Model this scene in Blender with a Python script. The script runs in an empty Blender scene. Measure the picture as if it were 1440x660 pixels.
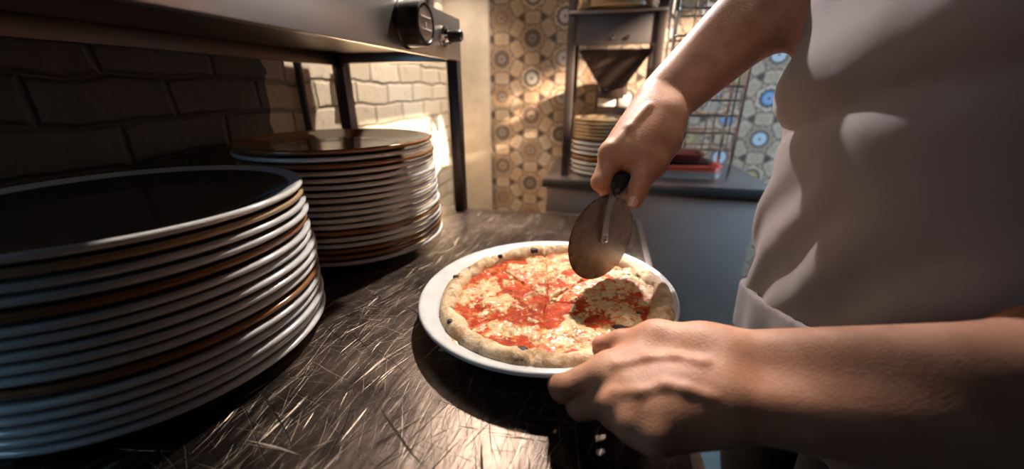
import bpy, bmesh, math, random
import numpy as np
from mathutils import Vector, Matrix

scene = bpy.context.scene
COL = scene.collection
PI = math.pi
random.seed(4)

# ------------------------------------------------------------------ camera, light, exposure
CAM_Z, YAW, PITCH, FPX = 1.1845, 0.2312, 0.37305, 525.8
cam_data = bpy.data.cameras.new('camera')
cam_data.sensor_width = 36.0
cam_data.lens = FPX / 1440.0 * 36.0
cam_data.clip_start = 0.01
cam_data.dof.use_dof = True
cam_data.dof.focus_distance = 0.43
cam_data.dof.aperture_fstop = 2.3
cam = bpy.data.objects.new('camera', cam_data)
COL.objects.link(cam)
cam.location = (0, 0, CAM_Z)
cam.rotation_euler = (PI/2 - PITCH, 0, YAW)
scene.camera = cam

world = bpy.data.worlds.new('world')
scene.world = world
world.use_nodes = True
world.node_tree.nodes['Background'].inputs[0].default_value = (0.50, 0.60, 0.80, 1)
world.node_tree.nodes['Background'].inputs[1].default_value = 0.012

def aim(o, target):
    d = Vector(target) - o.location
    o.rotation_euler = d.to_track_quat('-Z', 'Y').to_euler()

def spot(name, loc, target, power, color, radius, size_deg, blend=0.3):
    l = bpy.data.lights.new(name, 'SPOT')
    l.energy, l.color, l.shadow_soft_size = power, color, radius
    l.spot_size, l.spot_blend = math.radians(size_deg), blend
    o = bpy.data.objects.new(name, l); COL.objects.link(o)
    o.location = loc; aim(o, target)
    return o

def area(name, loc, target, power, color, sx, sy):
    l = bpy.data.lights.new(name, 'AREA')
    l.shape = 'RECTANGLE'; l.size, l.size_y = sx, sy
    l.energy, l.color = power, color
    o = bpy.data.objects.new(name, l); COL.objects.link(o)
    o.location = loc; aim(o, target)
    return o

# ceiling spots over the far side of the counter
spot('ceiling_spot', (-0.17, 1.18, 2.06), (-0.22, 0.42, 0.9), 118, (1.0, 0.89, 0.77), 0.022, 37, 0.35)
spot('wall_spot', (-0.17, 1.18, 2.06), (-0.68, 1.20, 1.10), 84, (1.0, 0.87, 0.72), 0.022, 74, 0.3)
spot('left_ceiling_spot', (-0.15, 1.40, 1.92), (0.215, 0.55, 1.10), 95, (0.97, 0.89, 0.88), 0.02, 27, 0.4)
spot('rear_ceiling_spot', (0.42, 1.02, 1.93), (-0.05, 0.42, 0.92), 26, (1.0, 0.80, 0.60), 0.022, 22, 0.6)
spot('hand_fill_spot', (-0.28, -0.55, 2.35), (0.05, 0.50, 1.10), 26, (1.0, 0.84, 0.72), 0.12, 19, 0.6)  # added fill for the right hand and cutter, no lamp known there
# low evening sun coming through the window in the right wall
sun_d = bpy.data.lights.new('sun', 'SUN')
sun_d.energy, sun_d.color, sun_d.angle = 62.0, (1.0, 0.80, 0.58), math.radians(1.6)
sun = bpy.data.objects.new('sun', sun_d); COL.objects.link(sun)
SUN_DIR = Vector((-1.0, 0.27, -0.39))
sun.rotation_euler = SUN_DIR.to_track_quat('-Z', 'Y').to_euler()
# cool area light added behind the camera to blue the plate rims
area('cool_rim_light', (-0.60, -1.5, 1.95), (-0.45, 0.4, 1.0), 0.8, (0.36, 0.68, 1.0), 0.18, 0.5)
# cool daylight from a side opening, far right
area('side_window', (1.7, 1.0, 1.7), (0.55, 1.65, 0.9), 11, (0.46, 0.72, 1.0), 0.4, 0.8).data.spread = math.radians(60)

# cool area light added low on the left wall, bluing the front stack
area('left_cool_strip', (-0.672, -0.08, 1.13), (0.5, -0.02, 1.08), 0.60, (0.36, 0.68, 1.0), 0.5, 0.14)
vs = scene.view_settings
vs.view_transform = 'Standard'
vs.look = 'None'
vs.gamma = 1.0
vs.use_curve_mapping = False
vs.exposure = 0.0

# ------------------------------------------------------------------ helpers: picture geometry
_f = np.array([-math.sin(YAW)*math.cos(PITCH), math.cos(YAW)*math.cos(PITCH), -math.sin(PITCH)])
_r = np.array([math.cos(YAW), math.sin(YAW), 0.0])
_u = np.cross(_r, _f)
C0 = np.array([0, 0, CAM_Z])
def J(px, py, d):
    return C0 + (_f + _r*(px-720)/FPX + _u*(330-py)/FPX)*d

# ------------------------------------------------------------------ helpers: objects
def tag(o, label=None, cat=None, group=None, kind=None):
    if label: o['label'] = label
    if cat: o['category'] = cat
    if group: o['group'] = group
    if kind: o['kind'] = kind
    return o

def empty(name, loc, label, cat, group=None, rot=(0, 0, 0)):
    o = bpy.data.objects.new(name, None); COL.objects.link(o)
    o.empty_display_size = 0.02
    o.location = loc; o.rotation_euler = rot
    return tag(o, label, cat, group)

def link_mesh(name, me, mat, parent=None, smooth=True):
    o = bpy.data.objects.new(name, me); COL.objects.link(o)
    mats = mat if isinstance(mat, (list, tuple)) else [mat]
    for m in mats: me.materials.append(m)
    if smooth:
        for p in me.polygons: p.use_smooth = True
    if parent is not None: o.parent = parent
    return o

def from_pydata(name, verts, faces, mat, parent=None, smooth=True):
    me = bpy.data.meshes.new(name)
    me.from_pydata([tuple(map(float, v)) for v in verts], [], [tuple(map(int, f)) for f in faces])
    me.update()
    return link_mesh(name, me, mat, parent, smooth)

def bm_obj(name, bm, mat, parent=None, smooth=False, sharp=35):
    bmesh.ops.recalc_face_normals(bm, faces=bm.faces[:])
    me = bpy.data.meshes.new(name)
    bm.to_mesh(me); bm.free()
    o = link_mesh(name, me, mat, parent, True)
    try: me.set_sharp_from_angle(angle=math.radians(sharp))
    except Exception: pass
    return o

def add_box(bm, lo, hi, bev=0.0, seg=2, rot=None, pivot=None):
    lo, hi = Vector(lo), Vector(hi)
    r = bmesh.ops.create_cube(bm, size=1.0)
    vs_ = r['verts']
    s, c = hi-lo, (hi+lo)/2
    for v in vs_: v.co = Vector((v.co.x*s.x, v.co.y*s.y, v.co.z*s.z)) + c
    if bev > 0:
        es = list({e for v in vs_ for e in v.link_edges})
        b = bmesh.ops.bevel(bm, geom=vs_+es, offset=bev, segments=seg, profile=0.5, affect='EDGES', clamp_overlap=True)
        vs_ = list({v for f in b['faces'] for v in f.verts} | {v for v in vs_ if v.is_valid})
    if rot is not None:
        p = Vector(pivot if pivot is not None else c)
        for v in vs_: v.co = rot @ (v.co-p) + p
    return vs_

def add_tube(bm, pts, rad, seg=10, cap=True):
    pts = [Vector(p) for p in pts]
    n = len(pts)
    rads = rad if isinstance(rad, (list, tuple)) else [rad]*n
    up = Vector((0, 0, 1))
    rings = []
    prev = None
    for i, p in enumerate(pts):
        t = (pts[min(i+1, n-1)] - pts[max(i-1, 0)]).normalized()
        if prev is None:
            a = t.cross(up) if abs(t.dot(up)) < .95 else t.cross(Vector((1, 0, 0)))
        else:
            a = prev - t*prev.dot(t)
        a.normalize(); prev = a
        b = t.cross(a)
        rings.append([bm.verts.new(p + (a*math.cos(2*PI*k/seg) + b*math.sin(2*PI*k/seg))*rads[i]) for k in range(seg)])
    for i in range(n-1):
        for k in range(seg):
            bm.faces.new((rings[i][k], rings[i][(k+1) % seg], rings[i+1][(k+1) % seg], rings[i+1][k]))
    if cap:
        bm.faces.new(rings[0][::-1]); bm.faces.new(rings[-1])

def add_lathe(bm, prof, seg=64, M=None):
    """prof: (r,z) pairs, revolved round z; M maps to place"""
    M = M or Matrix.Identity(4)
    rings = []
    for r, z in prof:
        if r < 1e-6: rings.append([bm.verts.new(M @ Vector((0, 0, z)))])
        else: rings.append([bm.verts.new(M @ Vector((r*math.cos(2*PI*k/seg), r*math.sin(2*PI*k/seg), z))) for k in range(seg)])
    for i in range(len(rings)-1):
        a, b = rings[i], rings[i+1]
        for k in range(seg):
            k2 = (k+1) % seg
            if len(a) == 1 and len(b) == 1: continue
            if len(a) == 1: bm.faces.new((a[0], b[k2], b[k]))
            elif len(b) == 1: bm.faces.new((a[k], a[k2], b[0]))
            else: bm.faces.new((a[k], a[k2], b[k2], b[k]))

def frame_to(axis, origin):
    z = Vector(axis).normalized()
    return Matrix.Translation(Vector(origin)) @ z.to_track_quat('Z', 'Y').to_matrix().to_4x4()

def copy_thing(o, label=None, cat=None):
    c = o.copy(); COL.objects.link(c)
    if label: c['label'] = label
    for ch in list(o.children):
        d = ch.copy(); COL.objects.link(d); d.parent = c
        for g in list(ch.children):
            e = g.copy(); COL.objects.link(e); e.parent = d
    return c

# ------------------------------------------------------------------ helpers: numpy noise and isosurface
def _hash(ix, iy, iz, seed):
    h = (ix.astype(np.int64)*374761393 + iy.astype(np.int64)*668265263 + iz.astype(np.int64)*2147483647 + seed*1274126177) & 0xffffffff
    h = ((h ^ (h >> 13))*1274126177) & 0xffffffff
    h = h ^ (h >> 16)
    return (h & 0xffff)/65535.0
def vnoise(p, scale, seed=0):
    q = np.asarray(p, float)*scale
    i = np.floor(q); f = q-i; f = f*f*(3-2*f)
    x, y, z = i[..., 0], i[..., 1], i[..., 2]
    out = 0
    for dx in (0, 1):
        for dy in (0, 1):
            for dz in (0, 1):
                w = (f[..., 0] if dx else 1-f[..., 0])*(f[..., 1] if dy else 1-f[..., 1])*(f[..., 2] if dz else 1-f[..., 2])
                out = out + w*_hash(x+dx, y+dy, z+dz, seed)
    return out
def fbm(p, scale, oct=4, seed=0):
    s, a, t = 0, 1.0, 0
    for k in range(oct):
        s = s + a*vnoise(p, scale*2**k, seed+k*17); t += a; a *= .5
    return s/t
def fbm2(x, y, scale, oct=4, seed=0):
    return fbm(np.stack([x, y, 0*x+.37], -1), scale, oct, seed)

def smin(a, b, k):
    h = np.clip(.5+.5*(b-a)/k, 0, 1)
    return b+(a-b)*h-k*h*(1-h)

class Cap:
    def __init__(s, a, b, ra, rb, k=.01):
        s.a, s.b, s.ra, s.rb, s.k = np.array(a, float), np.array(b, float), ra, rb, k
        s.c = (s.a+s.b)/2; s.R = np.linalg.norm(s.a-s.b)/2+max(ra, rb)
    def d(s, p):
        ab = s.b-s.a; L = ab@ab
        t = np.clip(((p-s.a)@ab)/L, 0, 1) if L > 1e-12 else np.zeros(len(p))
        return np.linalg.norm(p-s.a-t[:, None]*ab, axis=1)-(s.ra+(s.rb-s.ra)*t)
class Ell:
    def __init__(s, c, rad, axes=None, k=.01):
        s.c = np.array(c, float); s.r = np.array(rad, float); s.k = k; s.R = max(rad)
        s.A = np.eye(3) if axes is None else np.array(axes, float)
    def d(s, p):
        q = (p-s.c)@s.A.T
        k0 = np.linalg.norm(q/s.r, axis=1); k1 = np.linalg.norm(q/s.r**2, axis=1)
        return np.where(k0 < 1e-6, -s.r.min(), k0*(k0-1)/np.maximum(k1, 1e-9))

def chain(pts, rads, k=.006):
    return [Cap(pts[i], pts[i+1], rads[i], rads[i+1], k) for i in range(len(pts)-1)]

def eval_prims(prims, p, c, rad):
    d = None
    for q in prims:
        if np.linalg.norm(q.c-c) > q.R+rad+.06: continue
        e = q.d(p)
        d = e if d is None else smin(d, e, q.k)
    return d

def isosurface(fun, lo, hi, h, block=32):
    """fun(p, centre, radius) -> signed distance or None; returns verts, quads (surface nets)"""
    lo = np.array(lo, float); n = np.ceil((np.array(hi)-lo)/h).astype(int)+1
    V = np.full(n, 1.0, np.float32)
    for bx in range(0, n[0], block):
        for by in range(0, n[1], block):
            for bz in range(0, n[2], block):
                s = np.array([bx, by, bz]); e = np.minimum(s+block, n)
                c = lo+(s+e-1)/2*h; rad = np.linalg.norm((e-s))/2*h
                d0 = fun(c[None, :], c, rad)
                if d0 is None or d0[0] > rad*1.15+.01: continue
                if d0[0] < -(rad*1.15+.03): V[s[0]:e[0], s[1]:e[1], s[2]:e[2]] = -1; continue
                g = np.stack(np.meshgrid(*[lo[i]+np.arange(s[i], e[i])*h for i in range(3)], indexing='ij'), -1).reshape(-1, 3)
                d = fun(g, c, rad)
                if d is not None: V[s[0]:e[0], s[1]:e[1], s[2]:e[2]] = d.reshape(e-s)
    S = V < 0
    acc = np.zeros(n-1, np.int8)
    for dx in (0, 1):
        for dy in (0, 1):
            for dz in (0, 1):
                acc += S[dx:n[0]-1+dx, dy:n[1]-1+dy, dz:n[2]-1+dz]
    cells = np.argwhere((acc > 0) & (acc < 8))
    idx = np.full(n-1, -1, np.int32); idx[tuple(cells.T)] = np.arange(len(cells))
    pos = np.zeros((len(cells), 3)); cnt = np.zeros(len(cells))
    corners = [np.array(c) for c in np.ndindex(2, 2, 2)]
    for a in corners:
        for ax in range(3):
            if a[ax] == 1: continue
            b = a.copy(); b[ax] = 1
            va = V[tuple((cells+a).T)].astype(float); vb = V[tuple((cells+b).T)].astype(float)
            m = (va < 0) != (vb < 0)
            t = np.where(m, va/np.where(m, va-vb, 1), 0)
            pt = a[None, :]+t[:, None]*(b-a)[None, :]
            pos[m] += pt[m]; cnt[m] += 1
    verts = lo+(cells+pos/cnt[:, None])*h
    quads = []
    for ax in range(3):
        o1, o2 = [(1, 2), (2, 0), (0, 1)][ax]
        A = S[tuple(slice(0, n[i]-1) if i == ax else slice(1, n[i]-1) for i in range(3))]
        B = S[tuple(slice(1, n[i]) if i == ax else slice(1, n[i]-1) for i in range(3))]
        ed = np.argwhere(A != B)
        inside = A[tuple(ed.T)]
        base = ed.copy()
        for i in range(3):
            if i != ax: base[:, i] += 1
        def cell(d1, d2):
            q = base.copy(); q[:, o1] -= d1; q[:, o2] -= d2
            return idx[tuple(q.T)]
        q = np.stack([cell(1, 1), cell(0, 1), cell(0, 0), cell(1, 0)], 1)
        q[~inside] = q[~inside][:, ::-1]
        quads.append(q)
    return verts, np.concatenate(quads)

# ------------------------------------------------------------------ helpers: node materials
class NT:
    def __init__(s, name):
        s.m = bpy.data.materials.new(name); s.m.use_nodes = True
        s.t = s.m.node_tree; s.b = s.t.nodes['Principled BSDF']
    def node(s, typ, **kw):
        n = s.t.nodes.new(typ)
        for k, v in kw.items(): setattr(n, k, v)
        return n
    def put(s, sock, v):
        if isinstance(v, S): s.t.links.new(v.k, sock)
        elif isinstance(v, (tuple, list)):
            if len(v) == 3 and sock.type == 'RGBA': v = (*v, 1)
            sock.default_value = v
        else: sock.default_value = v
    def math(s, op, *a, clamp=False):
        n = s.node('ShaderNodeMath', operation=op, use_clamp=clamp)
        for i, x in enumerate(a): s.put(n.inputs[i], x)
        return S(s, n.outputs[0])
    def coords(s, kind='Object'):
        return S(s, s.node('ShaderNodeTexCoord').outputs[kind])
    def geo(s, k='Position'): return S(s, s.node('ShaderNodeNewGeometry').outputs[k])
    def sep(s, v):
        n = s.node('ShaderNodeSeparateXYZ'); s.put(n.inputs[0], v)
        return [S(s, o) for o in n.outputs]
    def comb(s, x, y, z):
        n = s.node('ShaderNodeCombineXYZ')
        for i, q in enumerate((x, y, z)): s.put(n.inputs[i], q)
        return S(s, n.outputs[0])
    def noise(s, v, scale, detail=4, rough=.5, out=0, dist=0):
        n = s.node('ShaderNodeTexNoise'); s.put(n.inputs['Vector'], v)
        s.put(n.inputs['Scale'], scale); s.put(n.inputs['Detail'], detail); s.put(n.inputs['Roughness'], rough)
        s.put(n.inputs['Distortion'], dist)
        return S(s, n.outputs[out])
    def white(s, v):
        n = s.node('ShaderNodeTexWhiteNoise', noise_dimensions='3D'); s.put(n.inputs['Vector'], v)
        return S(s, n.outputs[0])
    def voro(s, v, scale, feature='F1', out='Distance'):
        n = s.node('ShaderNodeTexVoronoi', feature=feature); s.put(n.inputs['Vector'], v); s.put(n.inputs['Scale'], scale)
        return S(s, n.outputs[out])
    def mapping(s, v, rot=(0, 0, 0), scale=(1, 1, 1), loc=(0, 0, 0)):
        n = s.node('ShaderNodeMapping'); s.put(n.inputs[0], v)
        n.inputs['Rotation'].default_value = rot; n.inputs['Scale'].default_value = scale; n.inputs['Location'].default_value = loc
        return S(s, n.outputs[0])
    def mix(s, f, a, b):
        n = s.node('ShaderNodeMix', data_type='RGBA')
        s.put(n.inputs[0], f); s.put(n.inputs[6], a); s.put(n.inputs[7], b)
        return S(s, n.outputs[2])
    def ss(s, x, e0, e1):
        n = s.node('ShaderNodeMapRange', interpolation_type='SMOOTHSTEP')
        s.put(n.inputs[0], x); s.put(n.inputs[1], e0); s.put(n.inputs[2], e1)
        return S(s, n.outputs[0])
    def bump(s, h, strength=.3, dist=.002, normal=None):
        n = s.node('ShaderNodeBump'); s.put(n.inputs['Height'], h)
        n.inputs['Strength'].default_value = strength; n.inputs['Distance'].default_value = dist
        if normal is not None: s.put(n.inputs['Normal'], normal)
        return S(s, n.outputs[0])
    def set(s, **kw):
        for k, v in kw.items():
            s.put(s.b.inputs[k.replace('_', ' ')], v)
        return s.m
class S:
    def __init__(s, nt, k): s.nt, s.k = nt, k
    def _o(s, op, o): return s.nt.math(op, s, o)
    def __add__(s, o): return s._o('ADD', o)
    __radd__ = __add__
    def __sub__(s, o): return s._o('SUBTRACT', o)
    def __rsub__(s, o): return s.nt.math('SUBTRACT', o, s)
    def __mul__(s, o): return s._o('MULTIPLY', o)
    __rmul__ = __mul__
    def __truediv__(s, o): return s._o('DIVIDE', o)
    def lt(s, o): return s._o('LESS_THAN', o)
    def gt(s, o): return s._o('GREATER_THAN', o)

def plain(name, col, rough=.5, metal=0.0, noise=0.08, nscale=30, bump=0.0, **kw):
    n = NT(name); c = n.coords()
    f = n.noise(c, nscale, 4)
    n.set(Base_Color=n.mix(f, tuple(x*(1-noise) for x in col), tuple(min(1, x*(1+noise)) for x in col)),
          Roughness=n.math('MULTIPLY_ADD', f, .12, rough-.06), Metallic=metal)
    if bump: n.set(Normal=n.bump(n.noise(c, nscale*6, 4), .4, bump))
    if kw: n.set(**kw)
    return n.m

def mat_worktop():
    n = NT('scratched_steel'); c = n.coords()
    wig = n.noise(c, 4, 2, out=1)
    vadd = n.node('ShaderNodeVectorMath', operation='MULTIPLY_ADD')
    n.put(vadd.inputs[0], wig); vadd.inputs[1].default_value = (.05, .05, 0); n.put(vadd.inputs[2], c)
    cw = S(n, vadd.outputs[0])
    def layer(ang, sx, sy, th, off, w=.05):
        v = n.mapping(n.mapping(cw, rot=(0, 0, math.radians(ang))), scale=(sx, sy, 1), loc=(off*3.1, off*7.7, 0))
        return n.ss(n.noise(v, 1.0, 2.0, .6), th, th+w)
    def stack_(lst):
        r = None
        for q in lst:
            r = q if r is None else n.math('MAXIMUM', r, q)
        return r
    dark = stack_([layer(28, 4, 210, .665, 1), layer(-50, 5, 240, .67, 2), layer(75, 4, 200, .67, 3), layer(118, 6, 260, .66, 4)])
    fine = stack_([layer(100, 9, 420, .655, 5), layer(82, 8, 480, .655, 6), layer(112, 10, 520, .65, 7), layer(65, 9, 460, .66, 8), layer(-8, 7, 520, .66, 9), layer(12, 9, 600, .665, 10), layer(140, 9, 500, .665, 11)])
    bold = stack_([layer(98, 9, 130, .66, 12, .08), layer(84, 11, 150, .665, 13, .08), layer(108, 8, 160, .665, 14, .08), layer(-5, 9, 220, .69, 15, .04)])
    patch = n.noise(c, 5, 6, .68)
    cloud = n.noise(n.mapping(c, loc=(4, 2, 0)), 11, 5, .7)
    streak = n.noise(n.mapping(n.mapping(cw, rot=(0, 0, math.radians(95))), scale=(8, 70, 1)), 1, 4, .65)
    grain = n.noise(c, 1100, 2)
    col = n.mix(n.ss(patch, .38, .62), (.035, .027, .024), (.125, .092, .076))
    col = n.mix(n.ss(streak, .52, .66)*.5, col, (.24, .19, .155))
    col = n.mix(n.ss(cloud, .52, .64)*.55, col, (.020, .016, .015))
    col = n.mix(fine*.55, col, (.42, .35, .29))
    col = n.mix(bold*.75, col, (.62, .52, .43))
    col = n.mix(dark*.85, col, (.016, .013, .012))
    rough = n.math('MULTIPLY_ADD', patch, .30, .22) + fine*.06 + n.ss(streak, .4, .7)*.08 + dark*.2 + bold*.08
    n.set(Base_Color=col, Metallic=.92, Roughness=rough, Normal=n.bump(fine*-.8 - dark*1.0 - bold*1.2 + grain*.06 + streak*1.2 + cloud*.8, .5, .0012))
    return n.m

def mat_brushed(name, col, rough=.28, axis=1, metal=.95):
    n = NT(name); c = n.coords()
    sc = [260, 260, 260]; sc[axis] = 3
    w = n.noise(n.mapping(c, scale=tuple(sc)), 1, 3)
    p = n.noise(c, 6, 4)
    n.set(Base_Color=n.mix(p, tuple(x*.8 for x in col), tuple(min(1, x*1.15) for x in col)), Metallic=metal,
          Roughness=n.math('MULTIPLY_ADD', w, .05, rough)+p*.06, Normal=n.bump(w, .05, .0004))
    return n.m

def mat_tiles():
    n = NT('patterned_hex_tiles'); P = n.geo()
    x, y, z = n.sep(P)
    s = .149
    # flat topped hexagon lattice, neighbours straight above each other
    u = (x + .437)/s; v = (z - 1.0)/s
    r3 = math.sqrt(3)
    def wrap(a, m): return n.math('WRAP', a, m/2, -m/2)
    ax_, ay_ = wrap(u, r3), wrap(v, 1.0)
    bx_, by_ = wrap(u - r3/2, r3), wrap(v - .5, 1.0)
    da, db = ax_*ax_+ay_*ay_, bx_*bx_+by_*by_
    sel = da.lt(db)
    def pick(a, b): return b + (a-b)*sel
    gx, gy = pick(ax_, bx_), pick(ay_, by_)
    idv = n.comb(n.math('ROUND', (u-gx)*4), n.math('ROUND', (v-gy)*4), 3.0)
    rnd = n.white(idv); rnd2 = n.white(n.comb(n.math('ROUND', (v-gy)*4), n.math('ROUND', (u-gx)*4), 9.0))
    rr = n.math('SQRT', gx*gx+gy*gy); an = n.math('ARCTAN2', gy, gx)
    c6 = n.math('COSINE', an*6); c12 = n.math('COSINE', an*12); c6b = n.math('COSINE', an*6 + PI)
    fold = an - n.math('ROUND', an/(PI/3))*(PI/3)
    qx, qy = rr*n.math('COSINE', fold), rr*n.math('SINE', fold)
    dv = n.math('SQRT', (qx-.577)*(qx-.577)+qy*qy)
    fold2 = (an-PI/6) - n.math('ROUND', (an-PI/6)/(PI/3))*(PI/3)
    ex, ey = rr*n.math('COSINE', fold2), rr*n.math('SINE', fold2)
    mott = n.noise(P, 40, 4, .6)
    tan = n.mix(mott, (.36, .235, .145), (.54, .38, .25))
    tan = n.mix(n.ss(rnd2, .3, .9), tan, n.mix(mott, (.40, .29, .20), (.56, .43, .32)))
    brown = (.12, .065, .04)
    dark = n.mix(rnd, (.045, .03, .028), (.12, .07, .05))
    # outlines of the elongated hexagons that sit across the tile joints
    hx = n.math('ABSOLUTE', ex-.5); hy = n.math('ABSOLUTE', ey)
    hd = n.math('MAXIMUM', hx*1.0+hy*.30, hy*.9)
    col = n.mix(n.ss(hd, .17, .195)*(1-n.ss(hd, .205, .235)), tan, brown)
    col = n.mix(n.ss(hd, .045, .06)*(1-n.ss(hd, .065, .08))*.5, col, brown)
    # star band and medallion
    st = rr + c6*.030
    col = n.mix((1-n.ss(st, .335, .352))*n.ss(st, .30, .32)*.8, col, brown)
    star = n.mix(n.ss(rnd, .45, .55), (.52, .38, .26), (.30, .20, .14))
    col = n.mix(1-n.ss(st, .285, .30), col, star)
    med = rr - c12*.014
    right = x.gt(.22)
    mcol = n.mix(rnd.gt(.40), (.60, .54, .48), n.mix(rnd.gt(.62), (.10, .07, .06), (.20, .12, .085)))
    mblue = n.mix(rnd.gt(.45), (.12, .27, .48), n.mix(rnd.gt(.75), (.40, .28, .10), (.45, .50, .55)))
    mcol = n.mix(right, mcol, mblue)
    ring = n.mix(rnd2.gt(.5), dark, (.30, .17, .08))
    col = n.mix(1-n.ss(med, .215, .235), col, ring)
    col = n.mix(1-n.ss(med, .150, .170), col, mcol)
    col = n.mix((1-n.ss(rr, .085, .10))*n.ss(rr, .05, .06), col, n.mix(.5, mcol, (.5, .42, .36)))
    col = n.mix(1-n.ss(rr, .028, .04), col, dark)
    # dark studs at the tile corners
    col = n.mix(1-n.ss(dv, .060, .085), col, (.035, .022, .02))
    grout = n.math('ABSOLUTE', ex-.5)
    col = n.mix((1-n.ss(grout, .004, .009))*.35, col, (.30, .24, .19))
    col = n.mix(.38, col, (.03, .02, .015))
    n.set(Base_Color=col, Roughness=.42)
    return n.m

def mat_brick():
    n = NT('painted_brick'); P = n.geo(); x, y, z = n.sep(P)
    wob = n.noise(P, 9, 3)
    vec = n.comb(y + (wob-.5)*.034, z + (n.noise(n.mapping(P, loc=(3, 0, 0)), 11, 4)-.5)*.030, 0)
    b = n.node('ShaderNodeTexBrick'); n.put(b.inputs['Vector'], vec)
    b.offset = .5
    for k, v_ in dict(Scale=1.0, Mortar_Size=.007, Mortar_Smooth=.9, Bias=0.0, Brick_Width=.165, Row_Height=.060).items():
        b.inputs[k.replace('_', ' ')].default_value = v_
    b.inputs['Color1'].default_value = (.72, .62, .49, 1); b.inputs['Color2'].default_value = (.60, .50, .38, 1)
    b.inputs['Mortar'].default_value = (.46, .37, .27, 1)
    f = S(n, b.outputs['Fac']); col = S(n, b.outputs['Color'])
    blot = n.noise(P, 22, 5, .65)
    col = n.mix(n.ss(blot, .55, .75)*.55, col, (.36, .25, .16))
    near_part = 1-n.ss(n.math('ROUND', (y + (n.noise(P, 13, 3)-.5)*.10)*30)/30, .665, .70)
    col = n.mix(near_part*.9, col, n.mix(blot, (.030, .028, .028), (.085, .08, .08)))   # near part of the wall darker, up to a stepped edge
    h = (1-f)*1.0 + n.noise(P, 45, 5, .6)*.5
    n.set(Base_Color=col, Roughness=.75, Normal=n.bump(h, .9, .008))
    return n.m

def mat_plaster():
    n = NT('bare_plaster'); P = n.geo()
    a = n.noise(P, 5, 6, .65); b = n.noise(P, 60, 4)
    n.set(Base_Color=n.mix(n.ss(a, .3, .7), (.36, .29, .22), (.50, .42, .34)), Roughness=.85, Normal=n.bump(a+b*.25, .4, .004))
    return n.m

def mat_floor():
    n = NT('floor_tiles'); P = n.geo(); x, y, z = n.sep(P)
    b = n.node('ShaderNodeTexBrick'); n.put(b.inputs['Vector'], n.comb(x, y, 0)); b.offset = 0
    for k, v_ in dict(Scale=1.0, Mortar_Size=.006, Brick_Width=.30, Row_Height=.30).items(): b.inputs[k.replace('_', ' ')].default_value = v_
    b.inputs['Color1'].default_value = (.25, .38, .45, 1); b.inputs['Color2'].default_value = (.27, .41, .48, 1); b.inputs['Mortar'].default_value = (.07, .13, .18, 1)
    n.set(Base_Color=n.mix(n.noise(P, 14, 4)*.35, S(n, b.outputs['Color']), (.18, .30, .37)), Roughness=.4)
    return n.m

def mat_skin():
    n = NT('skin'); P = n.geo()
    a = n.noise(P, 28, 4, .6); b = n.noise(P, 700, 3, .6); v = n.voro(P, 520)
    col = n.mix(n.ss(a, .35, .7), (.33, .150, .085), (.45, .225, .138))
    col = n.mix(n.ss(n.noise(P, 11, 3), .45, .75)*.4, col, (.38, .13, .075))
    n.set(Base_Color=col, Roughness=.56, Specular_IOR_Level=.35, Subsurface_Weight=.12, Subsurface_Radius=(.010, .004, .002), Subsurface_Scale=.5,
          Normal=n.bump(b*.5+v*.6+n.noise(n.mapping(P, scale=(1, 1, .4)), 160, 3)*.25, .3, .0010))
    return n.m

def mat_cloth(name, col, weave=1400, fold=.0):
    n = NT(name); P = n.geo()
    a = n.noise(P, 9, 4); x, y, z = n.sep(P)
    w = n.math('SINE', y*weave+x*weave*.4)*n.math('SINE', z*weave)
    n.set(Base_Color=n.mix(a, tuple(q*.88 for q in col), tuple(min(1, q*1.1) for q in col)), Roughness=.88, Sheen_Weight=.15,
          Normal=n.bump(n.noise(P, 500, 3)*.5+w*0.0, .2, .001))
    return n.m

def mat_plate(name, col, well=None, rim_in=.150):
    n = NT(name); c = n.coords(); x, y, z = n.sep(c)
    r = n.math('SQRT', x*x+y*y)
    sp = n.noise(c, 60, 4, .6)
    base = n.mix(n.ss(sp, .3, .75), col, tuple(q*.86 for q in col))
    if well is not None:
        base = n.mix(1-n.ss(r, rim_in-.003, rim_in+.002), base, n.mix(n.noise(c, 35, 5, .7), tuple(q*.6 for q in well), well))
    n.set(Base_Color=base, Roughness=.14, Coat_Weight=.3, Coat_Roughness=.05, Normal=n.bump(n.noise(c, 25, 3), .06, .002))
    return n.m

def mat_crust():
    n = NT('baked_crust'); c = n.coords(); x, y, z = n.sep(c)
    a = n.noise(c, 60, 5, .65); b = n.noise(c, 26, 5, .65); f = n.noise(c, 340, 4, .7)
    col = n.mix(n.ss(a, .35, .7), (.74, .58, .40), (.58, .38, .21))
    col = n.mix(n.ss(b, .48, .64)*.8, col, (.40, .21, .09))
    col = n.mix(n.ss(f, .50, .72)*.45, col, (.80, .69, .52))
    ch = n.noise(n.mapping(c, loc=(3, 1, 5)), 58, 4, .55)
    col = n.mix(n.ss(ch, .55, .64)*.6, col, (.22, .11, .05))
    col = n.mix(n.ss(ch, .645, .70)*.9, col, (.05, .028, .018))
    n.set(Base_Color=col, Roughness=.72, Subsurface_Weight=.04, Subsurface_Radius=(.004, .002, .001), Normal=n.bump(f*.8+a*.6+b, .6, .0022))
    return n.m

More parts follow.
